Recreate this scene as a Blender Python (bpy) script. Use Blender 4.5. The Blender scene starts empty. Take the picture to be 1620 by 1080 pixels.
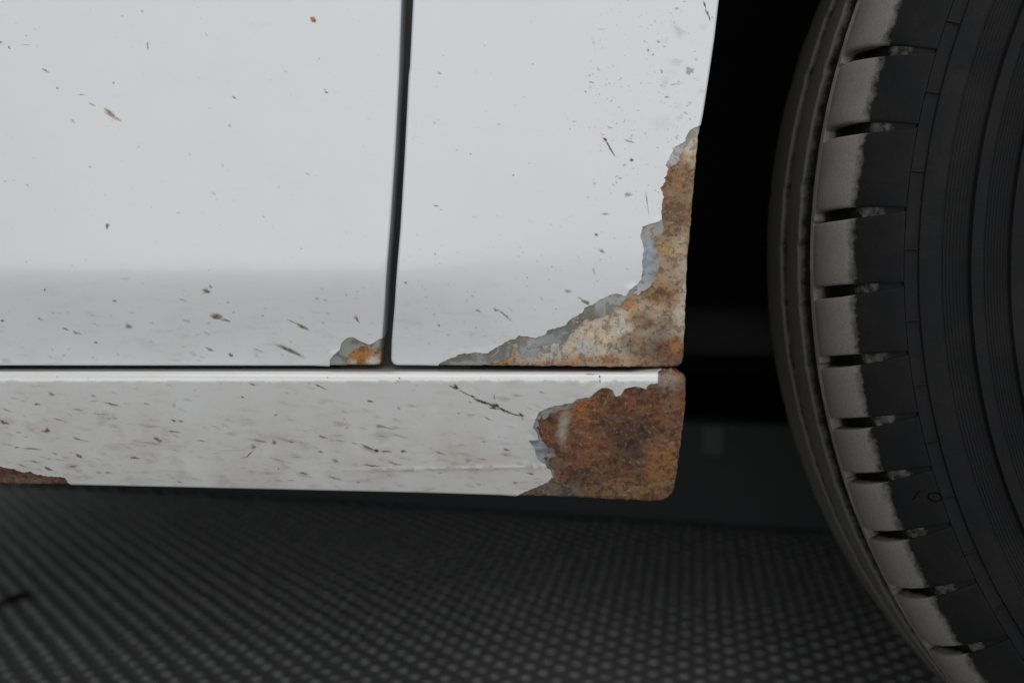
import bpy, bmesh, math, random
import numpy as np
from mathutils import Vector, Matrix, noise
from mathutils.geometry import delaunay_2d_cdt
random.seed(11); RNG = np.random.default_rng(11)
SC = bpy.context.scene
COL = SC.collection
R_ = math.radians

# ------------------------------------------------------------------ camera
F = 1750.0                      # focal length in photo pixels (1620 wide)
PITCH = math.atan(160/1750)     # looking slightly down
CAMY, CAMZ = -0.405, 0.2905
cam_d = bpy.data.cameras.new('camera'); cam = bpy.data.objects.new('camera', cam_d); COL.objects.link(cam)
cam.location = (0, CAMY, CAMZ); cam.rotation_euler = (math.pi/2-PITCH, 0, 0)
cam_d.sensor_width = 36; cam_d.lens = 36*F/1620; cam_d.clip_start = 0.01; cam_d.clip_end = 50
cam_d.dof.use_dof = True; cam_d.dof.focus_distance = 0.413; cam_d.dof.aperture_fstop = 6.8
SC.camera = cam

# ------------------------------------------------------------------ light
W = bpy.data.worlds.new('World'); SC.world = W; W.use_nodes = True
W.node_tree.nodes['Background'].inputs[0].default_value = (0.93, 0.96, 1.0, 1)
W.node_tree.nodes['Background'].inputs[1].default_value = 0.32
def area(name, loc, aim, sx, sy, power, col, label):
    d = bpy.data.lights.new(name, 'AREA'); d.shape = 'RECTANGLE'; d.size = sx; d.size_y = sy
    d.energy = power; d.color = col
    o = bpy.data.objects.new(name, d); COL.objects.link(o); o.location = loc
    o.rotation_euler = (Vector(aim)-Vector(loc)).to_track_quat('-Z', 'Y').to_euler()
    o['label'] = label; o['category'] = 'lamp'
    return o
area('ceiling_lamp', (0.55, -1.05, 2.15), (0.15, -0.25, 0.2), 2.8, 1.7, 32, (1.0, 0.985, 0.96), 'large soft lamp overhead in front of the car')
area('fill_lamp', (0.0, -2.2, 0.80), (0, 0, 0.30), 2.6, 1.35, 19, (0.97, 0.985, 1.0), 'added unseen soft fill light low in front of the car')  # added fill, not a known lamp: brightens the mat under the car
SC.view_settings.view_transform = 'Standard'; SC.view_settings.look = 'None'
SC.view_settings.exposure = 0; SC.view_settings.gamma = 1

# ------------------------------------------------------------------ pixel <-> world
CP, SP = math.cos(PITCH), math.sin(PITCH)
def px2w(X, Y, y=0.0):
    a = (np.asarray(X, float)-810)/F; b = (np.asarray(Y, float)-540)/F
    dy = CP - b*SP; dz = -SP - b*CP
    t = (y-CAMY)/dy
    return a*t, CAMZ+dz*t
def w2px(x, z, y=0.0):
    x = np.asarray(x, float); z = np.asarray(z, float)
    ry = y-CAMY; rz = z-CAMZ
    dep = ry*CP - rz*SP; up = rz*CP + ry*SP
    return 810+F*x/dep, 540-F*up/dep
def P(pts, prof=None):
    a = np.array(pts, float); y = 0.0
    for _ in range(6):
        x, z = px2w(a[:, 0], a[:, 1], y)
        if prof is None: break
        y = 0.5*y+0.5*np.minimum(prof(x, z), 0.02)
    return np.stack([x, z], 1)

# ------------------------------------------------------------------ materials
def mat(name):
    m = bpy.data.materials.new(name); m.use_nodes = True
    nt = m.node_tree; b = nt.nodes['Principled BSDF']
    return m, nt, b
def N(nt, t, **kw):
    n = nt.nodes.new(t)
    for k, v in kw.items():
        if k in n.inputs: n.inputs[k].default_value = v
        else: setattr(n, k, v)
    return n
def noise_n(nt, vec, scale, detail=4, rough=0.55, dist=0.0):
    n = N(nt, 'ShaderNodeTexNoise'); n.inputs['Scale'].default_value = scale
    n.inputs['Detail'].default_value = detail; n.inputs['Roughness'].default_value = rough
    n.inputs['Distortion'].default_value = dist
    nt.links.new(vec, n.inputs['Vector']); return n.outputs['Fac']
def ramp(nt, fac, stops, interp='LINEAR'):
    r = N(nt, 'ShaderNodeValToRGB'); r.color_ramp.interpolation = interp
    el = r.color_ramp.elements
    while len(el) < len(stops): el.new(0.5)
    for e, (p, c) in zip(el, stops):
        e.position = p; e.color = (*c, 1) if len(c) == 3 else c
    nt.links.new(fac, r.inputs[0]); return r.outputs[0]
def mixc(nt, fac, a, b, mode='MIX'):
    m = N(nt, 'ShaderNodeMix'); m.data_type = 'RGBA'; m.blend_type = mode
    for s, v in ((0, fac), (6, a), (7, b)):
        if hasattr(v, 'is_output'): nt.links.new(v, m.inputs[s])
        elif s == 0: m.inputs[s].default_value = v
        else: m.inputs[s].default_value = (*v, 1)
    return m.outputs[2]
def mth(nt, op, a, b=None):
    m = N(nt, 'ShaderNodeMath'); m.operation = op
    for i, v in enumerate((a, b)):
        if v is None: continue
        if hasattr(v, 'is_output'): nt.links.new(v, m.inputs[i])
        else: m.inputs[i].default_value = v
    return m.outputs[0]
def geo_pos(nt): return N(nt, 'ShaderNodeNewGeometry').outputs['Position']
def bump(nt, b, h, strength, dist):
    n = N(nt, 'ShaderNodeBump'); n.inputs['Strength'].default_value = strength; n.inputs['Distance'].default_value = dist
    nt.links.new(h, n.inputs['Height']); nt.links.new(n.outputs[0], b.inputs['Normal'])
def attr(nt, name): 
    a = N(nt, 'ShaderNodeAttribute'); a.attribute_name = name; return a

def paint_material(name, base, grime_col, grime, rough, coat=0.5):
    m, nt, b = mat(name); pos = geo_pos(nt)
    big = noise_n(nt, pos, 9, 3)
    c = mixc(nt, ramp(nt, big, [(0.35, (0, 0, 0)), (0.7, (1, 1, 1))]), base, tuple(v*0.975 for v in base))
    # thin road film, streaked backwards and down, heavier towards the sill
    mp = N(nt, 'ShaderNodeMapping'); mp.inputs['Rotation'].default_value = (0, R_(15), 0); mp.inputs['Scale'].default_value = (0.22, 1, 1)
    nt.links.new(pos, mp.inputs[0])
    st = noise_n(nt, mp.outputs[0], 420, 5, 0.62, 0.4)
    fl = noise_n(nt, pos, 55, 5, 0.6)
    stm = ramp(nt, st, [(0.54, (0, 0, 0)), (0.78, (1, 1, 1))])
    flm = ramp(nt, fl, [(0.32, (0, 0, 0)), (0.72, (1, 1, 1))])
    g = attr(nt, 'grime').outputs['Fac']
    f1 = mth(nt, 'MULTIPLY', mth(nt, 'MULTIPLY', mth(nt, 'MULTIPLY', stm, flm), g), grime)
    f2 = mth(nt, 'MULTIPLY', mth(nt, 'MULTIPLY', flm, g), grime*0.42)
    c = mixc(nt, f2, c, grime_col); c = mixc(nt, f1, c, tuple(v*0.45 for v in grime_col))
    nt.links.new(c, b.inputs['Base Color'])
    rr = mth(nt, 'ADD', mth(nt, 'MULTIPLY', f2, 0.35), rough)
    nt.links.new(rr, b.inputs['Roughness'])
    fine = noise_n(nt, pos, 900, 3)
    bump(nt, b, fine, 0.05, 0.0004)
    b.inputs['Coat Weight'].default_value = coat; b.inputs['Coat Roughness'].default_value = 0.12
    return m
M_paint = paint_material('white_paint', (0.635, 0.648, 0.662), (0.36, 0.31, 0.235), 0.55, 0.32)
M_sill = paint_material('white_sill_paint', (0.62, 0.625, 0.62), (0.38, 0.325, 0.23), 1.1, 0.24, 1.0)

def rust_material(name, scale=1.0, bumps=0.6):
    m, nt, b = mat(name); pos = geo_pos(nt)
    col = attr(nt, 'tint').outputs['Color']
    n1 = noise_n(nt, pos, 300*scale, 8, 0.72, 0.15)
    n2 = noise_n(nt, pos, 900*scale, 6, 0.68, 0.1)
    n3 = noise_n(nt, pos, 130*scale, 7, 0.68, 0.3)
    n4 = noise_n(nt, pos, 2100*scale, 3, 0.6)
    dk = mixc(nt, 1.0, col, (0.50, 0.41, 0.36), 'MULTIPLY')
    og = mixc(nt, 1.0, col, (1.18, 0.95, 0.68), 'MULTIPLY')
    pl = mixc(nt, 0.35, col, (0.42, 0.37, 0.29))
    c = mixc(nt, ramp(nt, n3, [(0.48, (0, 0, 0)), (0.58, (0.9,)*3)]), col, og)
    c = mixc(nt, ramp(nt, n1, [(0.50, (0, 0, 0)), (0.57, (0.85,)*3)]), c, dk)
    c = mixc(nt, ramp(nt, n2, [(0.56, (0, 0, 0)), (0.64, (0.85,)*3)]), c, pl)
    c = mixc(nt, ramp(nt, n2, [(0.36, (0.9,)*3), (0.42, (0, 0, 0))]), c, mixc(nt, 1.0, col, (0.40, 0.32, 0.27), 'MULTIPLY'))
    c = mixc(nt, ramp(nt, n4, [(0.71, (0, 0, 0)), (0.77, (0.6,)*3)]), c, mixc(nt, 0.7, col, (0.5, 0.46, 0.38)))
    nt.links.new(c, b.inputs['Base Color'])
    nt.links.new(ramp(nt, n2, [(0.3, (0.62,)*3), (0.7, (0.95,)*3)]), b.inputs['Roughness'])
    h = mth(nt, 'ADD', mth(nt, 'MULTIPLY', n1, 0.8), mth(nt, 'MULTIPLY', n2, 0.5))
    bump(nt, b, h, bumps, 0.0009)
    b.inputs['Specular IOR Level'].default_value = 0.35
    return m
M_rust = rust_material('flaking_rust')
M_srust = rust_material('deep_brown_rust', 0.85, 0.85)

def primer_material():
    m, nt, b = mat('grey_primer'); pos = geo_pos(nt)
    col = attr(nt, 'tint').outputs['Color']
    n = noise_n(nt, pos, 130, 7, 0.6, 0.7); n2 = noise_n(nt, pos, 600, 4)
    c = mixc(nt, ramp(nt, n, [(0.46, (0, 0, 0)), (0.54, (1, 1, 1))]), col, mixc(nt, 1.0, col, (0.58, 0.58, 0.56), 'MULTIPLY'))
    c = mixc(nt, ramp(nt, n2, [(0.58, (0, 0, 0)), (0.70, (0.6,)*3)]), c, (0.30, 0.24, 0.16))
    nt.links.new(c, b.inputs['Base Color']); b.inputs['Roughness'].default_value = 0.7
    bump(nt, b, n2, 0.35, 0.0005)
    return m
M_primer = primer_material()

def decal_material():
    m, nt, b = mat('dried_mud'); pos = geo_pos(nt)
    a = attr(nt, 'tint'); n = noise_n(nt, pos, 1300, 4, 0.65)
    nm = ramp(nt, n, [(0.30, (0.25,)*3), (0.55, (1, 1, 1))])
    al = mth(nt, 'MINIMUM', mth(nt, 'MULTIPLY', a.outputs['Alpha'], nm), 1.0)
    nt.links.new(a.outputs['Color'], b.inputs['Base Color']); nt.links.new(al, b.inputs['Alpha'])
    b.inputs['Roughness'].default_value = 0.9; b.inputs['Specular IOR Level'].default_value = 0.2
    return m
M_mud = decal_material()

def plain(name, col, rough=0.6, nscale=60, var=0.25, bmp=0.0, bscale=400, spec=0.5):
    m, nt, b = mat(name); pos = geo_pos(nt)
    n = noise_n(nt, pos, nscale, 4)
    c = mixc(nt, n, tuple(v*(1-var) for v in col), tuple(v*(1+var) for v in col))
    nt.links.new(c, b.inputs['Base Color']); b.inputs['Roughness'].default_value = rough
    b.inputs['Specular IOR Level'].default_value = spec
    if bmp: bump(nt, b, noise_n(nt, pos, bscale, 4), bmp, 0.001)
    return m
M_black = plain('black_underseal', (0.008, 0.008, 0.009), 0.95, spec=0.1)
M_jamb = plain('dark_door_seal', (0.06, 0.06, 0.058), 0.7)
M_back = plain('unlit_dark_wall', (0.006, 0.006, 0.006), 0.95, spec=0.05)
M_bar = plain('dark_plastic', (0.030, 0.032, 0.034), 0.55)
M_susp = plain('dusty_suspension', (0.022, 0.021, 0.020), 0.8)
M_floor = plain('concrete', (0.30, 0.295, 0.285), 0.85, 6, 0.2)
M_rim = plain('steel_rim', (0.25, 0.25, 0.26), 0.45)
M_ink = plain('black_ink', (0.002, 0.002, 0.002), 1.0, spec=0.0)
M_glow = plain('painted_glow', (0.075, 0.075, 0.078), 0.45)  # paler than the bar: a blurred glow put into the colour

def rubber_material(name, ds):
    m, nt, b = mat(name); pos = geo_pos(nt)
    d = attr(nt, 'wear').outputs['Fac']
    n = noise_n(nt, pos, 260, 5, 0.65); n2 = noise_n(nt, pos, 1500, 3); n3 = noise_n(nt, pos, 45, 3)
    k = mth(nt, 'ADD', d, mth(nt, 'MULTIPLY', mth(nt, 'SUBTRACT', n, 0.5), 0.36))
    k = ramp(nt, k, [(0.42, (0, 0, 0)), (0.50, (0.45,)*3), (0.60, (1, 1, 1))])
    black = mixc(nt, n3, (0.0075, 0.008, 0.009), (0.014, 0.014, 0.0148))
    sm = noise_n(nt, pos, 22, 6, 0.7, 0.5)
    black = mixc(nt, ramp(nt, sm, [(0.48, (0, 0, 0)), (0.75, (0.6,)*3)]), black, (0.024, 0.023, 0.0215))
    black = mixc(nt, ramp(nt, n2, [(0.66, (0, 0, 0)), (0.78, (0.5,)*3)]), black, (0.045, 0.042, 0.036))
    dust = mixc(nt, n3, tuple(v*ds for v in (0.17, 0.165, 0.148)), tuple(v*ds for v in (0.235, 0.228, 0.206)))
    dust = mixc(nt, ramp(nt, n2, [(0.35, (0.4,)*3), (0.6, (0, 0, 0))]), dust, tuple(v*ds for v in (0.10, 0.098, 0.09)))
    nt.links.new(mixc(nt, k, black, dust), b.inputs['Base Color'])
    nt.links.new(ramp(nt, k, [(0, (0.62,)*3), (1, (0.92,)*3)]), b.inputs['Roughness'])
    b.inputs['Specular IOR Level'].default_value = 0.09
    bump(nt, b, mth(nt, 'ADD', n2, n), 0.25, 0.0005)
    return m
M_rub = rubber_material('tyre_rubber', 1.0); M_rub2 = rubber_material('tyre_rubber_centre', 0.66)
def mat_material():
    m, nt, b = mat('mat_rubber'); pos = geo_pos(nt)
    n = noise_n(nt, pos, 14, 4); n2 = noise_n(nt, pos, 300, 4)
    c = mixc(nt, n, (0.175, 0.176, 0.176), (0.235, 0.232, 0.227))
    c = mixc(nt, ramp(nt, n2, [(0.5, (0, 0, 0)), (0.75, (0.6,)*3)]), c, (0.255, 0.25, 0.24))
    nt.links.new(c, b.inputs['Base Color']); b.inputs['Roughness'].default_value = 0.45
    return m
M_mat = mat_material()

# ------------------------------------------------------------------ mesh helpers
def mesh_obj(name, verts, faces, material, parent=None, smooth=True):
    me = bpy.data.meshes.new(name); me.from_pydata([tuple(v) for v in verts], [], [tuple(f) for f in faces]); me.update()
    if smooth: me.polygons.foreach_set('use_smooth', [True]*len(me.polygons))
    if material: me.materials.append(material)
    o = bpy.data.objects.new(name, me); COL.objects.link(o)
    if parent: o.parent = parent
    return o
def set_attr(o, name, vals, kind='FLOAT'):
    a = o.data.attributes.new(name, kind, 'POINT')
    a.data.foreach_set('value' if kind == 'FLOAT' else 'color', np.asarray(vals, np.float32).ravel())
def box(bm, x0, x1, y0, y1, z0, z1):
    v = [bm.verts.new((x, y, z)) for x in (x0, x1) for y in (y0, y1) for z in (z0, z1)]
    for f in ((0, 1, 3, 2), (4, 6, 7, 5), (0, 4, 5, 1), (2, 3, 7, 6), (0, 2, 6, 4), (1, 5, 7, 3)): bm.faces.new([v[i] for i in f])
def bm_obj(name, bm, material, parent=None, smooth=False, bevel=0.0):
    if bevel: bmesh.ops.bevel(bm, geom=bm.edges[:], offset=bevel, segments=2, affect='EDGES', profile=0.5)
    bmesh.ops.recalc_face_normals(bm, faces=bm.faces)
    me = bpy.data.meshes.new(name); bm.to_mesh(me); bm.free()
    if smooth: me.polygons.foreach_set('use_smooth', [True]*len(me.polygons))
    me.materials.append(material); o = bpy.data.objects.new(name, me); COL.objects.link(o)
    if parent: o.parent = parent
    return o
def fillet(pts, rads, seg=7):
    out = []; n = len(pts); pts = [Vector(p) for p in pts]
    for i in range(n):
        r = rads[i]
        if r <= 0: out.append(tuple(pts[i])); continue
        a = (pts[i-1]-pts[i]).normalized(); c = (pts[(i+1) % n]-pts[i]).normalized()
        ang = a.angle(c); t = min(r/math.tan(ang/2), 0.45*min((pts[i-1]-pts[i]).length, (pts[(i+1) % n]-pts[i]).length))
        r = t*math.tan(ang/2); cen = pts[i]+(a+c).normalized()*(r/math.sin(ang/2))
        p0 = pts[i]+a*t-cen; p1 = pts[i]+c*t-cen
        a0 = math.atan2(p0.y, p0.x); a1 = math.atan2(p1.y, p1.x); d = (a1-a0+math.pi) % (2*math.pi)-math.pi
        for k in range(seg+1):
            q = a0+d*k/seg; out.append((cen.x+r*math.cos(q), cen.y+r*math.sin(q)))
    return out
def subdivide(pts, step):
    out = []; n = len(pts)
    for i in range(n):
        a = np.array(pts[i]); b = np.array(pts[(i+1) % n]); k = max(1, int(np.linalg.norm(b-a)/step))
        for j in range(k): out.append(tuple(a+(b-a)*j/k))
    return out
def in_poly(p, poly):
    x, y = p[:, 0], p[:, 1]; c = np.zeros(len(p), bool); n = len(poly)
    for i in range(n):
        x0, y0 = poly[i]; x1, y1 = poly[i-1]
        m = ((y0 > y) != (y1 > y))
        if y1 != y0: c ^= m & (x < (x1-x0)*(y-y0)/(y1-y0)+x0)
    return c
def near(p, poly):
    A = np.asarray(poly); B = np.roll(A, -1, 0); D = B-A; L = (D**2).sum(1)+1e-18
    best = np.full(len(p), 1e9); q = np.zeros_like(p)
    for s in range(0, len(p), 4000):
        pp = p[s:s+4000, None, :]; t = np.clip(((pp-A)*D).sum(2)/L, 0, 1)
        qq = A+t[..., None]*D; d = ((pp-qq)**2).sum(2); k = d.argmin(1); ii = np.arange(len(k))
        best[s:s+4000] = np.sqrt(d[ii, k]); q[s:s+4000] = qq[ii, k]
    return best, q
def jag(poly, amp, freq, seed, step=0.0006):
    """break a traced line into a finely uneven one"""
    pts = np.array(subdivide([tuple(p) for p in poly], step)); out = []
    n = len(pts)
    for i in range(n):
        t = pts[(i+1) % n]-pts[i-1]; t = t/(np.linalg.norm(t)+1e-12)
        k = noise.fractal(Vector((pts[i][0]*freq, seed, pts[i][1]*freq)), 0.6, 2.1, 4)
        out.append((pts[i][0]-t[1]*k*amp, pts[i][1]+t[0]*k*amp))
    return out

class Panel:
    """a pressed sheet: outline in the (x, z) plane, bowed by prof, edge rolled back by rim"""
    def __init__(s, outline, prof, rim, flange, y0=0.0):
        s.prof, s.rim, s.fl, s.y0 = prof, rim, flange, y0
        o = np.array(outline); area = 0.5*np.sum(o[:, 0]*np.roll(o[:, 1], -1)-np.roll(o[:, 0], -1)*o[:, 1])
        if area < 0: o = o[::-1]
        t = np.roll(o, -1, 0)-np.roll(o, 1, 0); t /= np.linalg.norm(t, axis=1)[:, None]+1e-12
        s.nrm = np.stack([t[:, 1], -t[:, 0]], 1); s.I = o-s.nrm*rim
        s.emax = rim*math.pi/2+flange
    def sd(s, p):
        d, q = near(p, s.I); ins = in_poly(p, s.I); return np.where(ins, -d, d), q
    def map(s, p, h=0.0):
        p = np.asarray(p, float); e, q = s.sd(p); r = s.rim
        out = e > 0; n = np.zeros_like(p); n[out] = (p[out]-q[out])/e[out][:, None]
        phi = np.where(out, np.minimum(e/r, math.pi/2), 0)
        b = np.where(out[:, None], q+n*(r*np.sin(phi))[:, None], p)
        back = r*(1-np.cos(phi))+np.where(out, np.maximum(0, e-r*math.pi/2), 0)
        d = 1e-5
        y = s.prof(b[:, 0], b[:, 1]); gz = (s.prof(b[:, 0], b[:, 1]+d)-s.prof(b[:, 0], b[:, 1]-d))/(2*d)
        gx = (s.prof(b[:, 0]+d, b[:, 1])-s.prof(b[:, 0]-d, b[:, 1]))/(2*d)
        Np = np.stack([gx, -np.ones(len(p)), gz], 1); Np /= np.linalg.norm(Np, axis=1)[:, None]
        Ne = np.stack([n[:, 0], np.zeros(len(p)), n[:, 1]], 1)
        Nn = Np*np.cos(phi)[:, None]+Ne*np.sin(phi)[:, None]; Nn /= np.linalg.norm(Nn, axis=1)[:, None]
        w = np.stack([b[:, 0], y+back+s.y0, b[:, 1]], 1)+Nn*np.asarray(h).reshape(-1, 1)
        return w, Nn
    def cdt(s, grid, polys):
        V = []; E = []
        def loop(pts):
            k = len(V); V.extend([Vector((float(a), float(b))) for a, b in pts]); m = len(pts)
            E.extend([(k+i, k+(i+1) % m) for i in range(m)])
        for e in (0, .25, .5, .75, 1.0): loop(s.I+s.nrm*(e*s.rim*math.pi/2))
        loop(s.I+s.nrm*s.emax)
        for p in polys: loop(p)
        e, _ = s.sd(grid)
        for a, b in grid[e < -0.0003]: V.append(Vector((float(a), float(b))))
        r = delaunay_2d_cdt(V, E, [], 0, 1e-7)
        pv = np.array([(v.x, v.y) for v in r[0]]); tri = np.array([f for f in r[2] if len(f) == 3])
        c = pv[tri].mean(1); ce, _ = s.sd(c)
        keep = ce < s.emax-1e-6
        return pv, tri[keep], c[keep]
    def layer(s, name, material, parent, grid, keep_fn, polys, h, thick, attrs=None, lip=0.0):
        if lip:
            ex = []
            for pl in polys:
                q = np.array(pl)[::2]; t = np.roll(q, -1, 0)-np.roll(q, 1, 0); t /= np.linalg.norm(t, axis=1)[:, None]+1e-12
                nn = np.stack([t[:, 1], -t[:, 0]], 1)
                for dd in (.0004, .0009, .0016, .0026, .004): ex += [q+nn*dd, q-nn*dd]
            grid = np.concatenate([grid]+ex)
        pv, tri, c = s.cdt(grid, polys); tri = tri[keep_fn(c)]
        used = np.unique(tri); remap = -np.ones(len(pv), int); remap[used] = np.arange(len(used))
        pv = pv[used]; tri = remap[tri]
        a = pv[tri]; cr = (a[:, 1, 0]-a[:, 0, 0])*(a[:, 2, 1]-a[:, 0, 1])-(a[:, 1, 1]-a[:, 0, 1])*(a[:, 2, 0]-a[:, 0, 0])
        tri[cr < 0] = tri[cr < 0][:, ::-1]           # counter-clockwise in x,z seen from -y
        if lip:
            def lipf(q):
                d = np.min([near(q, np.array(pl))[0] for pl in polys], axis=0)
                k = np.array([noise.fractal(Vector((x*85, 4.4, z*85)), 0.8, 2.0, 3) for x, z in q])
                return lip*np.exp(-(d/0.0017)**2)*np.clip(k*1.6+0.15, 0, 1.2)
            L0 = lipf(pv); ee = 1.5e-4
            gx = (lipf(pv+[ee, 0])-lipf(pv-[ee, 0]))/(2*ee); gz = (lipf(pv+[0, ee])-lipf(pv-[0, ee]))/(2*ee)
            w, n = s.map(pv, h+L0); n = n-np.stack([gx, 0*gx, gz], 1); n /= np.linalg.norm(n, axis=1)[:, None]
        else: w, n = s.map(pv, h)
        ed = {}
        for t in tri:
            for i in range(3): ed[(t[i], t[(i+1) % 3])] = 1
        bnd = [k for k in ed if (k[1], k[0]) not in ed]
        em, _ = s.sd(np.array([(pv[i]+pv[j])/2 for i, j in bnd]))
        verts = [tuple(v) for v in w]; norms = [tuple(v) for v in n]; faces = [tuple(t) for t in tri]; src = list(range(len(pv)))
        for (i, j), e in zip(bnd, em):
            if e > s.emax-2e-4: continue
            t = w[j]-w[i]; sn = np.cross(t, n[i]); sn /= np.linalg.norm(sn)+1e-12
            k = len(verts); ti = (sn+0.35*n[i]); ti /= np.linalg.norm(ti)
            verts += [tuple(w[i]), tuple(w[j]), tuple(w[j]-n[j]*thick), tuple(w[i]-n[i]*thick)]
            norms += [tuple(ti)]*2+[tuple(sn)]*2; faces.append((k+1, k, k+3, k+2)); src += [i, j, j, i]
        o = mesh_obj(name, verts, faces, material, parent)
        o.data.normals_split_custom_set_from_vertices(norms)
        for nm, fn in (attrs or {}).items():
            vals = fn(pv)[src]; set_attr(o, nm, vals, 'FLOAT' if vals.ndim == 1 else 'FLOAT_COLOR')
        return o
    def rust(s, name, material, parent, loss, tint, base, amp, step=0.0007, freq=420, margin=0.0012):
        lp = np.array(loss); mn = lp.min(0)-0.002; mx = lp.max(0)+0.002
        gx, gz = np.meshgrid(np.arange(mn[0], mx[0], step), np.arange(mn[1], mx[1], step*0.87))
        gx[1::2] += step/2; g = np.stack([gx.ravel(), gz.ravel()], 1); g += RNG.uniform(-step*.2, step*.2, g.shape)
        d, _ = near(g, lp); g = g[in_poly(g, lp) | (d < margin+.001)]
        e, _ = s.sd(g); V = [Vector((float(a), float(b))) for a, b in g[e < s.emax]]
        r = delaunay_2d_cdt(V, [], [], 0, 1e-7)
        pv = np.array([(v.x, v.y) for v in r[0]]); tri = np.array([f for f in r[2] if len(f) == 3])
        a = pv[tri]; lens = np.linalg.norm(a-np.roll(a, 1, 1), axis=2).max(1); c = a.mean(1); d, _ = near(c, lp); ce, _ = s.sd(c)
        tri = tri[(in_poly(c, lp) | (d < margin)) & (lens < step*4) & (ce < s.emax)]
        a = pv[tri]; cr = (a[:, 1, 0]-a[:, 0, 0])*(a[:, 2, 1]-a[:, 0, 1])-(a[:, 1, 1]-a[:, 0, 1])*(a[:, 2, 0]-a[:, 0, 0])
        tri[cr < 0] = tri[cr < 0][:, ::-1]
        h = np.array([noise.fractal(Vector((x*freq, 3.1, z*freq)), 0.7, 2.2, 5) + 0.6*noise.fractal(Vector((x*freq*.22, 9.1, z*freq*.22)), 0.8, 2.0, 3) for x, z in pv])*amp+base
        dd, _ = near(pv, lp); inside = in_poly(pv, lp)
        h = np.where(inside, h*np.clip(dd/0.0012, 0.0, 1)+base*(1-np.clip(dd/0.0012, 0, 1)), base)
        w, n = s.map(pv, h); o = mesh_obj(name, w, tri, material, parent)
        set_attr(o, 'tint', tint(pv), 'FLOAT_COLOR')
        return o

def tint_fn(base, blobs, prof=None):
    prof = prof or (body_prof if not base is None else None)
    """large colour zones of the corroded metal, given as photo-pixel blobs (x, y, rx, ry, colour, weight)"""
    def fn(pv):
        X, Y = w2px(pv[:, 0], pv[:, 1], prof(pv[:, 0], pv[:, 1])); c = np.tile(np.array(base, float), (len(pv), 1))
        wob = np.array([noise.fractal(Vector((x*60, 1.7, z*60)), 0.7, 2.1, 4) for x, z in pv])
        for bx, by, rx, ry, col, wt in blobs:
            d = np.sqrt(((X-bx)/rx)**2+((Y-by)/ry)**2)+wob*0.5
            k = (wt*np.clip(1.6-1.15*d, 0, 1))[:, None]; c = c*(1-k)+np.array(col)*k
        return np.concatenate([c, np.ones((len(pv), 1))], 1)
    return fn

# ------------------------------------------------------------------ setting
floor_o = mesh_obj('floor', [(-3, -2, -0.006), (3, -2, -0.006), (3, 3, -0.006), (-3, 3, -0.006)], [(0, 1, 2, 3)], M_floor); floor_o['kind'] = 'structure'
bm = bmesh.new(); box(bm, -2.2, 2.4, 1.40, 1.46, 0.0, 1.2); wl = bm_obj('wall', bm, M_back); wl['kind'] = 'structure'

# studded rubber mat
mat_root = bpy.data.objects.new('rubber_mat', None); COL.objects.link(mat_root); mat_root.location = (0, 0, 0)
mat_root['label'] = 'dark rubber mat with rows of small raised studs under the car'; mat_root['category'] = 'mat'
bm = bmesh.new(); box(bm, -1.15, 1.15, -0.12, 0.95, -0.004, 0.0); bm_obj('sheet', bm, M_mat, mat_root)
def dome(r, h, seg=8):
    vs = []; fs = []
    for rr, hh in ((1.0, 0.0), (0.93, 0.55), (0.62, 0.9)):
        for k in range(seg): a = 2*math.pi*k/seg; vs.append((r*rr*math.cos(a), r*rr*math.sin(a), h*hh))
    vs.append((0, 0, h))
    for ring in range(2):
        for k in range(seg): a = ring*seg; fs.append((a+k, a+(k+1) % seg, a+seg+(k+1) % seg, a+seg+k))
    for k in range(seg): fs.append((2*seg+k, 2*seg+(k+1) % seg, 3*seg))
    return vs, fs
A_, B_ = 0.0104, 0.0205; YAW = -R_(9.4)
ca, sa = math.cos(YAW), math.sin(YAW)
spots = []
for i in range(-150, 151):
    for j in range(-75, 76):
        u = i*A_; v = j*B_+(B_/2 if i % 2 else 0)
        x = u*ca-v*sa; y = u*sa+v*ca
        if -1.12 < x < 1.12 and -0.10 < y < 0.93: spots.append((x+random.gauss(0, .00035), y+random.gauss(0, .0006)))
spots = np.array(spots); X, Y = w2px(spots[:, 0], np.zeros(len(spots)), spots[:, 1])
vis = (X > 2) & (X < 1500) & (Y < 1078) & (Y > 800) & (spots[:, 1] > 0.1)
order = np.argsort(np.where(vis, -Y, 1e9)); first = set(order[:300].tolist())
dv, df = dome(0.0041, 0.0021, 8)
stud_me = None; sv = []; sf = []
for k, (x, y) in enumerate(spots):
    if k in first:
        if stud_me is None:
            o = mesh_obj('stud', dv, df, M_mat, mat_root); stud_me = o.data
        else:
            o = bpy.data.objects.new('stud', stud_me); COL.objects.link(o); o.parent = mat_root
        o.location = (x, y, 0); o.scale = (1, 1, random.uniform(.75, 1.2))
    else:
        b = len(sv); sv += [(a+x, c+y, d) for a, c, d in dv]; sf += [tuple(i+b for i in f) for f in df]
if True:
    q = np.array(sv).reshape(-1, len(dv), 3); q[:, :, 2] *= RNG.uniform(.75, 1.2, (len(q), 1)); sv = q.reshape(-1, 3)
o = mesh_obj('stud_field', sv, sf, M_mat, mat_root); o['kind'] = 'stuff'

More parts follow.
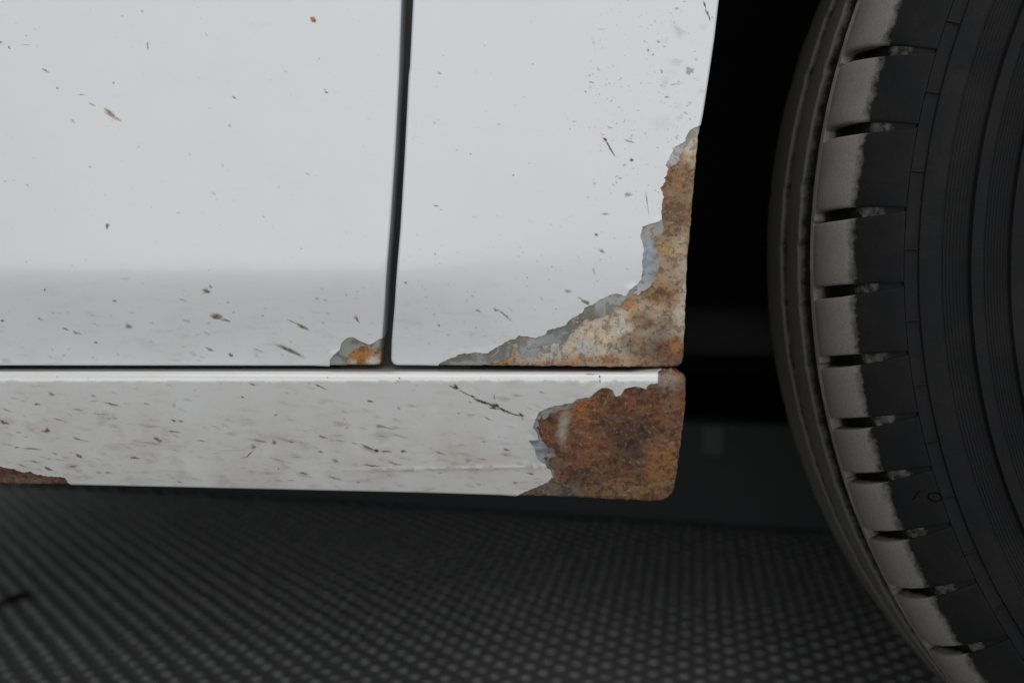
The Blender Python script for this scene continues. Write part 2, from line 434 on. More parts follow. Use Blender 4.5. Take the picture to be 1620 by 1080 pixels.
# sliver of black rubber near the left edge of the view
tv = []; tf = []
for k in range(9):
    u = k/8; X_, Y_ = -4+52*u, 966-16*u-5*math.sin(u*3.1); t_ = math.atan((Y_-540)/F)+PITCH; D_ = CAMZ/math.tan(t_); x_ = (X_-810)/F*(D_*CP+CAMZ*SP); y_ = CAMY+D_; wd = 0.0042*math.sin(0.25+2.6*u)
    tv += [(x_, y_-wd, 0.0022), (x_, y_-wd, 0.0050), (x_, y_+wd, 0.0056), (x_, y_+wd, 0.0022)]
for k in range(8):
    for i in range(4): tf.append((4*k+i, 4*k+(i+1) % 4, 4*k+4+(i+1) % 4, 4*k+4+i))
tf += [(0, 1, 2, 3), (32, 33, 34, 35)]
o = mesh_obj('rubber_sliver', tv, tf, M_ink, None, False); o['label'] = 'small black sliver lying on the studded mat below the sill'; o['category'] = 'scrap'

# low dark bar behind the car
bar = bpy.data.objects.new('low_bar', None); COL.objects.link(bar); bar.location = (0.07, 0.74, 0); bar.rotation_euler = (0, 0, -R_(14))
bar['label'] = 'low dark bar lying across the far edge of the studded mat'; bar['category'] = 'bar'
bm = bmesh.new(); box(bm, -0.95, 0.75, -0.02, 0.06, 0.002, 0.113); bm_obj('body', bm, M_bar, bar, bevel=0.006)
bm = bmesh.new(); box(bm, -0.011, 0.011, -0.003, 0.0, -0.015, 0.015); o = bm_obj('glow_plate', bm, M_glow, bar, bevel=0.001); o.location = (0.140, -0.0202, 0.092)  # pale plate stands in for a soft glow on the bar

# ------------------------------------------------------------------ car
car = bpy.data.objects.new('car', None); COL.objects.link(car)
car['label'] = 'white car with flaking rust along fender and sill beside its black tyre'; car['category'] = 'car'

zc = px2w(810, 438)[1]; zt = px2w(810, 588)[1]
def sstep(x, a, b):
    t = np.clip((x-a)/(b-a), 0, 1); return t*t*(3-2*t)
X620 = px2w(610, 500)[0]; X900 = px2w(950, 500)[0]
def body_prof(x, z):
    w = 0.0027+0.0065*sstep(x, X620, X900); v = z-zc
    k = 1-0.45*sstep(x, X620, X900)
    tuck = 0.25*k*w*np.log1p(np.exp(np.clip(-v/w, -40, 40)))
    u = 1.4*w*np.log1p(np.exp(np.clip(v/(1.4*w), -40, 40)))
    return tuck+0.25*u**2+0.01*u+0.075*k*0.024*(1-np.exp(-u/0.024))
XR = px2w(540, 752)[0]
def sill_prof(x, z):
    Rr = 0.0042; t = np.maximum(zt-z, 0)+0.10*Rr
    roll = np.where(t < Rr, Rr-np.sqrt(np.maximum(Rr*Rr-(Rr-np.minimum(t, Rr))**2, 1e-12)), 0)
    low = np.maximum(t-Rr, 0); zr = px2w(810, 754)[1]
    ridge = 0.00030*np.exp(-((z-zr-0.02*(x-XR))/0.0007)**2)*sstep(x, XR-.005, XR+.02)*(1-sstep(x, XR+.075, XR+.085))
    under = np.maximum(zr-z, 0)
    return roll+0.27*low+1.2*low*low+0.02*under-ridge

# ---- outlines (photo pixels on the panel plane)
door_px = [(-800, 578), (597+6, 579), (604, 540), (608.5, 480), (617, 360), (625, 240), (631, 120), (635, 0), (640, -200), (650, -600), (660, -1250), (-800, -1250)]
dr = [0, .0016]+[0]*10
door_out = subdivide(fillet([tuple(p) for p in P(door_px, body_prof)], dr), 0.008)
fen_px = [(618, 578), (800, 580), (1000, 582), (1082, 582), (1085.5, 520), (1088, 440), (1094, 360), (1101, 280), (1105, 235), (1109, 197), (1113, 180), (1122, 122), (1131, 60), (1138, 0), (1158, -80),
          (1190, -175), (1270, -335), (1380, -500), (1530, -680), (1720, -840), (1950, -950), (2250, -1020), (2510, -1035), (2800, -1020), (3100, -930), (3250, -860), (3250, -1250), (676, -1250), (668, -600), (657, -200), (653, 0), (648, 105), (646, 120), (640, 240), (633, 360), (624, 480), (619, 540)]
fr = [.0025, 0, 0, .0040]+[0]*33
fen_out = subdivide(fillet([tuple(p) for p in P(fen_px, body_prof)], fr), 0.006)
sill_px = [(-800, 588), (500, 588), (1000, 589), (1044, 588.5), (1050, 583.5), (1066, 583.5), (1069, 589), (1086, 591), (1086.5, 640), (1081, 690), (1066, 797), (1000, 794), (870, 787.5), (660, 781), (330, 773.5), (100, 768.5), (0, 768), (-800, 758)]
sr = [0]*3+[.0006, .0008, .0008, .0006, .0032]+[0]*2+[.0070]+[0]*7
sill_out = subdivide(fillet([tuple(p) for p in P(sill_px, sill_prof)], sr), 0.006)

def C(ox, oy, k, pts): return [(ox+x/k, oy+y/k) for x, y in pts]
# ---- where the paint is gone
fen_loss_px = (C(990, 190, 7.2, [(900, 40), (835, 65), (770, 90), (715, 130), (690, 190), (665, 245), (610, 285), (550, 310), (525, 370), (490, 450), (455, 515), (485, 555), (470, 610), (445, 660), (450, 700), (395, 770), (415, 820), (430, 880), (415, 930), (410, 1040)])
  + C(990, 320, 6.754, [(385, 100), (388, 180), (330, 220), (240, 235), (180, 260), (155, 360), (180, 430), (190, 520), (175, 600), (180, 740), (165, 825)])
  + C(880, 420, 6, [(760, 180), (700, 230), (655, 290), (625, 280), (570, 265), (500, 285), (430, 320), (370, 355), (320, 380), (270, 405), (255, 445), (210, 470), (150, 500), (90, 560)])
  + C(680, 440, 6.75, [(1330, 540), (1255, 555), (1235, 600), (1130, 635), (1080, 625), (950, 615), (905, 655), (860, 655), (740, 720), (630, 795), (560, 800), (480, 790), (400, 805), (375, 795), (270, 835), (170, 880), (95, 915), (85, 945), (80, 1060)])
  + [(692, 690), (1190, 690), (1190, 190)])
fen_inner_px = (C(990, 190, 7.2, [(900, 120), (830, 150), (770, 200), (690, 260), (640, 360), (600, 470), (540, 520), (478, 560), (462, 610), (440, 660), (444, 705), (385, 770), (405, 820), (418, 880), (405, 930), (400, 1040)])
  + C(990, 320, 6.754, [(375, 100), (378, 185), (410, 260), (395, 340), (310, 400), (320, 480), (350, 560), (365, 640), (350, 720), (330, 820), (270, 900), (180, 950), (120, 1000)])
  + C(880, 420, 6, [(760, 260), (700, 300), (630, 350), (600, 400), (540, 440), (450, 480), (340, 530), (290, 500), (240, 530), (200, 590), (150, 640), (100, 690), (40, 720)])
  + C(680, 440, 6.75, [(1400, 680), (1300, 700), (1200, 720), (1175, 770), (1130, 830), (1040, 850), (980, 860), (950, 760), (900, 770), (860, 840), (800, 885), (730, 900), (650, 900), (560, 940), (540, 1060)])
  + [(760, 690), (1190, 690), (1190, 205)])
door_loss_px = C(500, 480, 6, [(120, 1150), (122, 595), (135, 530), (165, 490), (225, 440), (240, 380), (270, 340), (345, 320), (400, 345), (450, 370), (500, 390), (550, 370), (590, 340), (625, 332), (1150, 330), (1150, 1150)])
door_inner_px = C(500, 480, 6, [(270, 1150), (285, 570), (310, 490), (350, 450), (400, 420), (450, 405), (500, 425), (540, 430), (600, 425), (640, 440), (1150, 440), (1150, 1150)])
sill_loss_px = (C(940, 540, 9, [(905, -700), (905, 380), (908, 480), (912, 600), (860, 600), (800, 612), (762, 632), (742, 682), (690, 662), (600, 648), (520, 650), (430, 682), (402, 740), (385, 770), (320, 792), (282, 760), (270, 700), (200, 665), (110, 665), (40, 700)])
  + C(820, 590, 5.143, [(620, 160), (570, 200), (480, 215), (440, 245), (330, 265), (240, 285), (170, 320), (140, 380), (118, 450), (150, 490), (165, 545), (90, 555), (130, 620), (160, 715), (215, 745), (232, 775), (265, 800), (280, 850), (240, 890), (150, 935), (50, 970), (-20, 1005), (-40, 1200)])
  + [(820, 900), (1190, 900), (1190, 462)])
sill_inner_px = (C(940, 540, 9, [(920, -700), (920, 380), (925, 480), (925, 605), (860, 615), (800, 625), (770, 645), (750, 695), (690, 675), (600, 660), (520, 665), (440, 690), (412, 745), (390, 785), (320, 805), (270, 775), (255, 712), (200, 678), (110, 680), (40, 715)])
  + C(820, 590, 5.143, [(620, 180), (575, 220), (500, 240), (470, 280), (400, 300), (330, 310), (260, 345), (200, 390), (165, 440), (175, 500), (190, 560), (240, 610), (300, 630), (300, 680), (250, 700), (250, 760), (285, 800), (300, 850), (260, 900), (160, 950), (60, 980), (0, 1015), (-10, 1200)])
  + [(820, 900), (1190, 900), (1190, 462)])
sill_left_px = C(0, 580, 4.909, [(-3200, 700), (-900, 760), (-300, 765), (0, 780), (60, 790), (130, 810), (180, 825), (220, 815), (260, 840), (330, 850), (400, 860), (460, 855), (500, 870), (520, 905), (530, 940), (535, 1100), (-3200, 1100)])
TIP = 0.00035
def J(px, seed, amp, prof): return jag([tuple(p) for p in P(px, prof)], amp, 900, seed)
fen_loss, fen_inner = J(fen_loss_px, 1.3, TIP, body_prof), J(fen_inner_px, 5.1, 0.0006, body_prof)
door_loss, door_inner = J(door_loss_px, 2.2, 0.00025, body_prof), J(door_inner_px, 6.4, 0.0005, body_prof)
sill_loss, sill_inner = J(sill_loss_px, 3.7, 0.00028, sill_prof), J(sill_inner_px, 7.7, 0.0004, sill_prof)
sill_left = J(sill_left_px, 4.1, 0.0004, sill_prof)

def grid_for(x0, x1, z0, z1, sx, zs):
    xs = np.arange(x0, x1, sx); g = np.stack(np.meshgrid(xs, np.array(zs)), -1).reshape(-1, 2)
    return g+RNG.uniform(-1e-4, 1e-4, g.shape)
def zline(y): return px2w(810, y)[1]
zs_body = [zline(y) for y in list(range(575, 330, -5))+list(range(330, -1250, -30))]
x0, x1 = px2w(-800, 500)[0], px2w(640, 500)[0]
door_grid = grid_for(x0, x1, 0, 0, 0.012, zs_body)
fen_grid = grid_for(px2w(600, 500)[0], px2w(3300, 500)[0], 0, 0, 0.008, zs_body)
zs_sill = [zline(y) for y in (588.6, 589.2, 590, 591, 592.2, 593.6, 595.2, 597, 599, 601, 603.2, 605.5, 608, 611, 615, 622, 632, 645, 660, 680, 700, 720, 735, 744, 747, 749, 751, 752.5, 754, 755.5, 757, 759, 761, 764, 768, 774, 780, 786, 792, 800, 808)]
sill_grid = grid_for(x0, px2w(1100, 700)[0], 0, 0, 0.006, zs_sill)

door = Panel(door_out, body_prof, 0.0010, 0.016)
fender = Panel(fen_out, body_prof, 0.0010, 0.016)
sill = Panel(sill_out, sill_prof, 0.0010, 0.018, y0=0.0008)
def grime_body(pv):
    X, Y = w2px(pv[:, 0], pv[:, 1]); return (0.12+0.75*sstep(Y, 380, 600)).astype(float)
def grime_sill(pv):
    X, Y = w2px(pv[:, 0], pv[:, 1]); return (0.25+0.75*sstep(Y, 600, 740)).astype(float)
def outside(*polys):
    def f(c):
        k = np.ones(len(c), bool)
        for p in polys: k &= ~in_poly(c, p)
        return k
    return f
def between(a, b):
    def f(c):
        return in_poly(c, a) & ~in_poly(c, b)
    return f
door_o = door.layer('door', M_paint, car, door_grid, outside(door_loss), [door_loss], 0.0, 0.0008, {'grime': grime_body}, 0.0005)
fen_o = fender.layer('fender', M_paint, car, fen_grid, outside(fen_loss), [fen_loss], 0.0, 0.0008, {'grime': grime_body}, 0.00035)
sill_o = sill.layer('sill', M_sill, car, sill_grid, outside(sill_loss, sill_left), [sill_loss, sill_left], 0.0, 0.0008, {'grime': grime_sill}, 0.00035)

# colours of the bared metal
GREY, LGREY, BLUE = (0.27, 0.275, 0.27), (0.42, 0.425, 0.415), (0.30, 0.34, 0.42)
BEIGE, BROWN, DBROWN = (0.43, 0.37, 0.28), (0.225, 0.145, 0.085), (0.115, 0.070, 0.046)
ORANGE, REDB, TAN, OLIVE = (0.33, 0.175, 0.075), (0.165, 0.080, 0.047), (0.33, 0.25, 0.165), (0.21, 0.18, 0.11)
PALE = (0.52, 0.485, 0.42)
fen_tint = tint_fn(TAN, [
  (950, 540, 95, 50, PALE, 1), (1005, 515, 50, 36, PALE, .7), (880, 560, 70, 30, LGREY, .9), (1075, 470, 18, 60, PALE, .8), (1075, 400, 14, 45, BEIGE, .7),
  (1068, 300, 35, 60, BROWN, .95), (1060, 345, 22, 40, BROWN, .7), (1095, 230, 14, 28, PALE, .9), (1060, 440, 25, 40, TAN, .8), (1055, 470, 30, 22, BROWN, .8),
  (1030, 465, 25, 10, BROWN, .7), (990, 480, 18, 10, ORANGE, .8), (1015, 505, 18, 14, BROWN, .8), (1045, 510, 22, 14, BROWN, .7), (1040, 555, 42, 30, DBROWN, .85), (1062, 562, 22, 26, REDB, .8),
  (1070, 545, 9, 12, ORANGE, .7), (950, 572, 70, 12, ORANGE, .75), (880, 577, 60, 7, ORANGE, .7), (800, 576, 30, 6, ORANGE, .8), (985, 548, 30, 14, OLIVE, .5), (1010, 540, 22, 12, BROWN, .7), (1040, 490, 14, 10, BEIGE, .6), (1080, 575, 10, 14, DBROWN, .6)])
fen_ptint = tint_fn(GREY, [(1024, 410, 14, 40, BLUE, .95), (1012, 375, 14, 18, (0.30, 0.29, 0.26), .8), (1070, 245, 14, 25, LGREY, .9), (1098, 215, 12, 20, (0.46, 0.44, 0.40), .9), (1000, 460, 30, 20, LGREY, .9), (960, 485, 30, 16, (0.33, 0.34, 0.33), .8),
  (920, 505, 26, 10, OLIVE, .5), (860, 545, 30, 14, (0.24, 0.26, 0.26), .9), (840, 545, 20, 12, LGREY, .6), (740, 570, 40, 10, (0.25, 0.245, 0.24), .8)])
door_tint = tint_fn(ORANGE, [(577, 562, 20, 14, (0.36, 0.17, 0.055), .9), (592, 572, 10, 8, PALE, .9), (556, 575, 9, 6, LGREY, .9), (598, 555, 8, 10, TAN, .8)])
door_ptint = tint_fn((0.25, 0.255, 0.245), [(595, 545, 12, 10, (0.29, 0.28, 0.26), .8), (545, 562, 8, 16, (0.26, 0.27, 0.22), .5)])
sill_tint = tint_fn(REDB, [
  (890, 682, 9, 22, (0.38, 0.36, 0.31), .75), (897, 662, 10, 14, (0.36, 0.35, 0.28), .8), (868, 665, 16, 24, (0.14, 0.085, 0.055), .9), (880, 640, 14, 8, OLIVE, .8), (920, 650, 26, 26, (0.27, 0.125, 0.05), .95), (930, 700, 22, 40, (0.205, 0.09, 0.044), .9), (960, 620, 26, 12, (0.17, 0.115, 0.06), .8),
  (1002, 690, 44, 38, (0.075, 0.047, 0.036), 1), (985, 670, 26, 20, (0.12, 0.065, 0.04), .8), (1050, 730, 24, 36, (0.25, 0.12, 0.055), .95), (1062, 640, 18, 26, (0.2, 0.13, 0.08), .6), (1060, 605, 26, 14, (0.24, 0.19, 0.165), .95), (1040, 625, 30, 12, (0.12, 0.07, 0.05), .6), (1000, 775, 80, 14, (0.20, 0.125, 0.062), .85), (880, 775, 50, 12, (0.15, 0.125, 0.105), .9), (930, 750, 40, 18, (0.12, 0.07, 0.045), .7), (880, 735, 16, 18, (0.13, 0.11, 0.075), .7), (1060, 705, 12, 12, (0.25, 0.145, 0.075), .6), (975, 740, 22, 16, DBROWN, .7)], sill_prof)
sill_ptint = tint_fn((0.24, 0.25, 0.245), [(848, 665, 12, 26, (0.27, 0.30, 0.32), .9), (880, 645, 24, 9, (0.24, 0.25, 0.24), .8), (852, 715, 14, 20, (0.30, 0.34, 0.40), .95), (868, 735, 8, 16, (0.16, 0.15, 0.13), .8), (900, 640, 16, 10, (0.22, 0.22, 0.16), .8), (980, 605, 60, 10, (0.17, 0.13, 0.10), .9), (860, 775, 40, 14, (0.17, 0.15, 0.13), .9)], sill_prof)
sleft_tint = tint_fn((0.105, 0.062, 0.045), [(40, 762, 40, 6, (0.2, 0.14, 0.1), .6), (60, 750, 50, 8, (0.13, 0.066, 0.045), .6)], sill_prof)

small = np.zeros((0, 2))
def fine_grid(poly, step):
    lp = np.array(poly); mn, mx = lp.min(0), lp.max(0)
    g = np.stack(np.meshgrid(np.arange(mn[0], mx[0], step), np.arange(mn[1], mx[1], step)), -1).reshape(-1, 2)
    return g+RNG.uniform(-step*.15, step*.15, g.shape)
o = fender.layer('primer_edge', M_primer, fen_o, fine_grid(fen_loss, .003), between(fen_loss, fen_inner), [fen_loss, fen_inner], -0.00022, 0.0005, {'tint': fen_ptint}); o['label'] = 'grey primer layer bared along the peeled paint edge'
o = fender.rust('rust_patch', M_rust, fen_o, fen_loss, fen_tint, -0.00042, 0.00030); o['label'] = 'tan and brown flaking rust on fender corner'
o = door.layer('primer_edge', M_primer, door_o, fine_grid(door_loss, .003), between(door_loss, door_inner), [door_loss, door_inner], -0.00022, 0.0005, {'tint': door_ptint}); o['label'] = 'small grey primer chip at door corner'
o = door.rust('rust_patch', M_rust, door_o, door_loss, door_tint, -0.00040, 0.00016); o['label'] = 'small orange rust spot at door corner'
o = sill.layer('primer_edge', M_primer, sill_o, fine_grid(sill_loss, .003), between(sill_loss, sill_inner), [sill_loss, sill_inner], -0.00020, 0.0005, {'tint': sill_ptint}); o['label'] = 'blue grey primer rim around the sill rust'
o = sill.rust('rust_patch', M_srust, sill_o, sill_loss, sill_tint, -0.00034, 0.00036); o['label'] = 'dark reddish brown rust covering the sill end'
sl_clip = [p for p in sill_left]
o = sill.rust('rust_patch', M_srust, sill_o, [(max(x, px2w(-330, 750)[0]), z) for x, z in sl_clip], sleft_tint, -0.00032, 0.00025); o['label'] = 'brown rust strip along the sill bottom edge'

# ---- dried mud, chips and scratches lying on the paint
TINTS = {'g': (0.29, 0.262, 0.225), 'dark': (0.135, 0.105, 0.07), 'blk': (0.025, 0.024, 0.022), 'br': (0.21, 0.16, 0.10), 'brl': (0.28, 0.205, 0.14), 'rbr': (0.17, 0.075, 0.05), 'ol': (0.16, 0.125, 0.065), 'orange': (0.42, 0.13, 0.02), 'lg': (0.42, 0.43, 0.45)}
def splat_mesh(name, panel, parent, items, h=0.00006, grow=1.0):
    V2 = []; Fc = []; Cc = []; H = []
    for X, Y, L, Wd, ang, col, al in items:
        L = max(L, 1.6)*grow; Wd = max(Wd, 1.5)*grow; a = R_(ang); seg = 12 if L > 4 else 8
        ca_, sa_ = math.cos(a), math.sin(a); b = len(V2); c = TINTS[col]
        c = tuple(v*random.uniform(.85, 1.15) for v in c)
        V2.append((X-ca_*L*.08, Y-sa_*L*.08)); Cc.append((*c, al)); H.append(h*2)
        jit = [random.uniform(.62, 1.25) for _ in range(seg)]; taper = random.uniform(.0, .55)
        for ring, (f, k) in enumerate(((0.52, 0.80), (1.22, 0.0))):
            for s in range(seg):
                q = 2*math.pi*s/seg; u = math.cos(q)*L/2*f*jit[s]; v = math.sin(q)*Wd/2*f*jit[s]*(1-taper*math.cos(q))
                v += math.sin(u*0.9+ang)*Wd*.10
                V2.append((X+u*ca_-v*sa_, Y+u*sa_+v*ca_)); Cc.append((*c, al*k)); H.append(h*(1.6 if ring == 0 else 0.6))
        for s in range(seg):
            t = (s+1) % seg
            Fc.append((b, b+1+s, b+1+t)); Fc.append((b+1+s, b+1+seg+s, b+1+seg+t, b+1+t))
    w, _ = panel.map(P(V2, panel.prof), np.array(H)); o = mesh_obj(name, w, Fc, M_mud, parent); set_attr(o, 'tint', Cc, 'FLOAT_COLOR')
    return o
def S(ox, oy, k, L):
    out = []
    for t in L:
        x, y, l, w, a, c, al = (list(t)+[None]*7)[:7]
        if w is None: w = l
        out.append((ox+x/k, oy+y/k, l/k, w/k, a or 0, c or 'g', al or .5))
    return out
door_sp = S(0, 0, 2.511, [(1297, 368, 13, 12, 0, 'dark', .95), (587, 187, 38, 9, 85, 'g', .7), (180, 280, 40, 10, 30, 'dark', .6), (35, 188, 22, 8, 50, 'g', .7), (2, 168, 14, 10, 0, 'dark', .7), (105, 178, 50, 7, 5, 'g', .4), (228, 350, 14, 9, 20, 'br', .7), (325, 377, 38, 8, 0, 'g', .5), (365, 415, 36, 7, 25, 'g', .5), (443, 455, 85, 20, 38, 'brl', .7), (430, 440, 50, 6, 38, 'br', .6), (450, 330, 12, 9, 30, 'dark', .7), (930, 388, 26, 9, 35, 'br', .6), (913, 500, 20, 14, 80, 'g', .35), (291, 482, 24, 12, 50, 'g', .35), (425, 898, 24, 16, 90, 'rbr', .8), (1048, 861, 9), (357, 664, 15, 8), (110, 737, 18, 7, 50), (20, 720, 7, 7, 0, 'dark'), (55, 717, 6, 6, 0, 'dark'), (105, 1040, 7, 7, 0, 'dark'), (287, 1055, 9, 8, 0, 'dark'), (710, 845, 18, 8, 0, 'g', .3), (850, 770, 24, 12, 30, 'g', .25), (1223, 692, 16, 10, 0, 'g', .4), (1268, 234, 8), (820, 138, 20, 6, 50, 'g', .35), (565, 45, 12), (485, 65, 7), (140, 115, 7, 6, 0, 'dark'), (105, 143, 8, 7, 0, 'br')]) \
 + S(0, 380, 2.531, [(828, 205, 28, 15, 5, 'ol', 1), (826, 204, 46, 26, 5, 'brl', .3), (845, 186, 18, 11, 40, 'br', .9), (868, 307, 48, 22, 12, 'ol', .9), (905, 320, 42, 10, 15, 'ol', .75), (1215, 348, 56, 15, 25, 'ol', .85), (1175, 328, 60, 7, 25, 'br', .5), (1165, 445, 118, 18, 25, 'ol', .75), (1150, 436, 60, 12, 25, 'dark', .5), (1428, 315, 36, 13, 55, 'brl', .85), (840, 437, 38, 10, 20, 'dark', .8), (924, 460, 20, 17, 0, 'dark', .95), (1035, 440, 60, 9, 20, 'g', .4), (1052, 302, 12, 9, 0, 'dark'), (935, 288, 9, 8, 0, 'dark'), (912, 248, 15, 6, 20, 'dark', .8), (515, 345, 36, 17, 20, 'rbr', .65), (460, 243, 22, 10, 30, 'g', .8), (262, 355, 30, 10, 25, 'g', .85), (305, 370, 42, 10, 20, 'g', .65), (384, 409, 18, 8, 10, 'dark', .8), (160, 315, 26, 8, 25, 'g', .75), (180, 198, 9, 9, 0, 'dark', .8), (212, 292, 8, 8, 0, 'dark'), (735, 240, 40, 7, 15, 'brl', .45), (1300, 240, 22, 6, 20), (1387, 219, 10), (830, 372, 40, 8, 25, 'g', .35), (8, 322, 18, 10, 0, 'rbr', .7), (530, 497, 26, 10, 0, 'dark', .8), (1277, 498, 30, 12, 0, 'dark', .9), (1040, 496, 30, 6, 0, 'dark'), (370, 300, 20, 6, 5, 'g', .3), (380, 335, 16, 6, 0, 'g', .4)])
sill_sp = S(0, 580, 4.909, [(395, 215, 52, 28, 5, 'g', .8), (285, 293, 55, 18, 5, 'dark', .8), (105, 247, 65, 8, 10), (50, 340, 110, 12, 20, 'g', .6), (25, 435, 80, 26, 20, 'ol', .95), (360, 495, 45, 40, 0, 'dark', .9), (330, 505, 55, 14, 0, 'dark', .7), (135, 512, 50, 10), (195, 548, 45, 10, 0, 'g', .4), (590, 560, 80, 16, 20, 'dark', .5), (640, 575, 100, 10, 10, 'g', .4), (230, 640, 190, 16, 5, 'br', .6), (125, 630, 45, 14, 0, 'br', .7), (420, 678, 45, 13, 20, 'dark', .6), (255, 740, 70, 14, 12, 'dark', .6), (605, 698, 75, 24, 25, 'dark', .8), (370, 798, 72, 20, 20, 'dark', 1), (460, 727, 110, 10, 8, 'br', .5), (320, 705, 80, 8, 12), (155, 770, 80, 14, 18, 'br', .6), (560, 777, 60, 16, 0, 'br', .6), (1035, 710, 78, 20, 5, 'dark', .8), (835, 825, 60, 14, 0, 'br', .6), (1335, 505, 95, 16, 8, 'dark', .8), (1215, 570, 90, 26, 30, 'ol', .7), (1345, 420, 50, 20, 20, 'ol', .85), (1400, 425, 50, 18, 10, 'ol', .6), (865, 292, 140, 20, 15, 'ol', .75), (720, 230, 50, 20, 20), (725, 268, 70, 15, 0, 'g', .4), (600, 335, 80, 14, 10, 'br', .5), (540, 378, 70, 10, 25, 'g', .4), (790, 372, 130, 8, 5, 'br', .4), (450, 413, 90, 10, 15, 'br', .5), (1130, 290, 50, 14, 5, 'g', .7), (975, 287, 60, 10, 5, 'g', .4), (1345, 300, 40, 40, 0, 'g', .35), (1390, 900, 40, 14, 0, 'dark', .5), (1050, 172, 25, 10, 0, 'g', .4), (1310, 147, 70, 10, 18, 'g', .4), (1510, 185, 14, 12, 0, 'br'), (1570, 580, 90, 9, 12, 'ol', .6), (180, 385, 20, 14, 40, 'g', .4)]) \
 + S(330, 580, 4.909, [(340, 138, 65, 16, 22, 'dark', .95), (875, 160, 112, 11, 28, 'dark', 1), (845, 148, 25, 16, 20, 'dark', .8), (1480, 88, 15, 14, 0, 'blk', 1), (1468, 117, 11, 11, 0, 'blk', .9), (263, 238, 34, 14, 15, 'dark', .8), (1255, 270, 50, 18, 10, 'rbr', .85), (1478, 325, 32, 22, 20), (520, 378, 32, 22, -20), (60, 475, 110, 9, 27, 'g', .6), (400, 580, 150, 18, 10, 'ol', .6), (505, 590, 50, 36, 30, 'br', .7), (310, 685, 90, 14, -45, 'dark', .65), (345, 625, 40, 34, 0, 'dark', .6), (270, 708, 70, 8, -5, 'dark'), (640, 587, 70, 14, 3, 'dark', .6), (890, 550, 78, 16, 15, 'dark', .75), (1020, 578, 110, 8, 10, 'dark', .5), (1130, 598, 60, 6, 10, 'dark'), (1250, 635, 150, 18, 20, 'dark', .95), (1305, 655, 45, 24, 0, 'blk', 1), (1380, 662, 100, 14, 5, 'dark', .8), (1512, 660, 52, 20, -3, 'dark', .9), (1330, 465, 90, 26, 8, 'dark', .6), (1400, 480, 110, 14, 18), (1350, 543, 70, 10, 8), (1050, 408, 30, 16, 20), (1072, 475, 30, 14, -30), (870, 665, 65, 18, 12, 'br', .65), (985, 735, 80, 26, 25, 'br', .5), (530, 725, 170, 10, 15, 'br', .4), (680, 705, 80, 12, 0, 'g', .4), (735, 830, 60, 14, 10, 'rbr', .75), (1260, 770, 150, 14, 6, 'ol', .7), (1440, 755, 110, 20, 15, 'br', .6), (980, 870, 150, 24, 15, 'br', .45), (640, 885, 60, 10), (540, 795, 25, 18), (170, 930, 35, 25, 0, 'dark'), (1160, 900, 30, 16), (1520, 715, 90, 10, 5)]) \
 + S(660, 590, 5.141, [(575, 372, 80, 12, 25, 'br', .7), (435, 242, 40, 14, 30), (338, 330, 28, 12, 10, 'dark'), (730, 627, 55, 20, 12, 'dark', .75), (545, 560, 40, 14, 0, 'br'), (190, 655, 120, 14, 18, 'br', .6), (415, 715, 60, 40, 20, 'g', .4), (535, 705, 80, 18, 10, 'br', .5), (670, 522, 40, 12, 0, 'g', .3), (925, 822, 60, 16, 5, 'rbr', .7), (500, 910, 50, 16, 15, 'br', .6), (795, 895, 45, 26, 0, 'g', .5), (185, 815, 50, 12), (1003, 152, 45, 10)])
fen_sp = S(600, 0, 3, [(1199, 760, 18, 16, 40, 'dark', .95), (1368, 461, 26, 7, 0, 'ol', .9), (979, 437, 9, 9, 0, 'blk', 1), (1008, 391, 32, 9, 0, 'g', .7), (285, 348, 28, 10, 20, 'g', .75), (1180, 925, 45, 18, 0, 'g', .7), (1070, 1016, 42, 12, 0, 'g', .7), (1190, 672, 50, 12, 15, 'g', .6), (1400, 400, 38, 8, -10), (925, 576, 30, 6), (1341, 340, 14, 20, 0, 'g', .7), (1325, 198, 20, 18), (1277, 240, 10, 20, 0, 'g', .7), (635, 832, 9, 8, 0, 'g', .8), (570, 590, 14, 12), (435, 732, 8, 8, 0, 'dark'), (270, 978, 24, 9, 5), (728, 305, 12, 10), (500, 217, 10, 8), (1455, 537, 20, 10, 30), (1112, 877, 10), (1060, 140, 50, 8, 0, 'g', .25), (1095, 605, 42, 8, 15), (1163, 577, 10), (905, 612, 9)]) \
 + S(640, 180, 2.571, [(779, 491, 12, 12, 0, 'blk', 1), (855, 505, 7, 7, 0, 'dark'), (803, 560, 36, 14, 35, 'br', .6), (770, 640, 42, 12, 70, 'brl', .4), (410, 820, 88, 9, 42, 'br', .7), (372, 797, 20, 12, 20, 'br', .7), (300, 800, 24, 12, 30, 'dark', .7), (738, 767, 44, 14, 30, 'dark', .9), (715, 750, 30, 8, 30, 'brl', .6), (665, 722, 40, 14, 0, 'g', .6), (140, 860, 12, 8, 60, 'dark', .8), (5, 686, 20, 9, 15, 'dark', .7), (130, 375, 24, 8, 10), (443, 250, 9), (499, 666, 8), (270, 163, 6), (125, 570, 9), (540, 598, 7, 7, 0, 'brl'), (600, 622, 6), (255, 722, 10), (275, 740, 12, 6, 20, 'br'), (291, 868, 12, 7), (615, 793, 10, 8)])
def rnd(n, bx, spec):
    out = []
    for _ in range(n):
        X = random.uniform(bx[0], bx[1]); Y = bx[2]+(bx[3]-bx[2])*random.random()**spec['bias']
        l = random.uniform(*spec['l'])*(1.8 if random.random() < .12 else 1); out.append((X, Y, l, l*random.uniform(*spec['w']), random.gauss(*spec['a']), random.choice(spec['c']), random.uniform(*spec['al'])))
    return out
def filt(items, polys, prof):
    p = P([(i[0], i[1]) for i in items], prof); k = np.ones(len(p), bool)
    for q in polys: k &= ~in_poly(p, q)
    return [i for i, f in zip(items, k) if f]
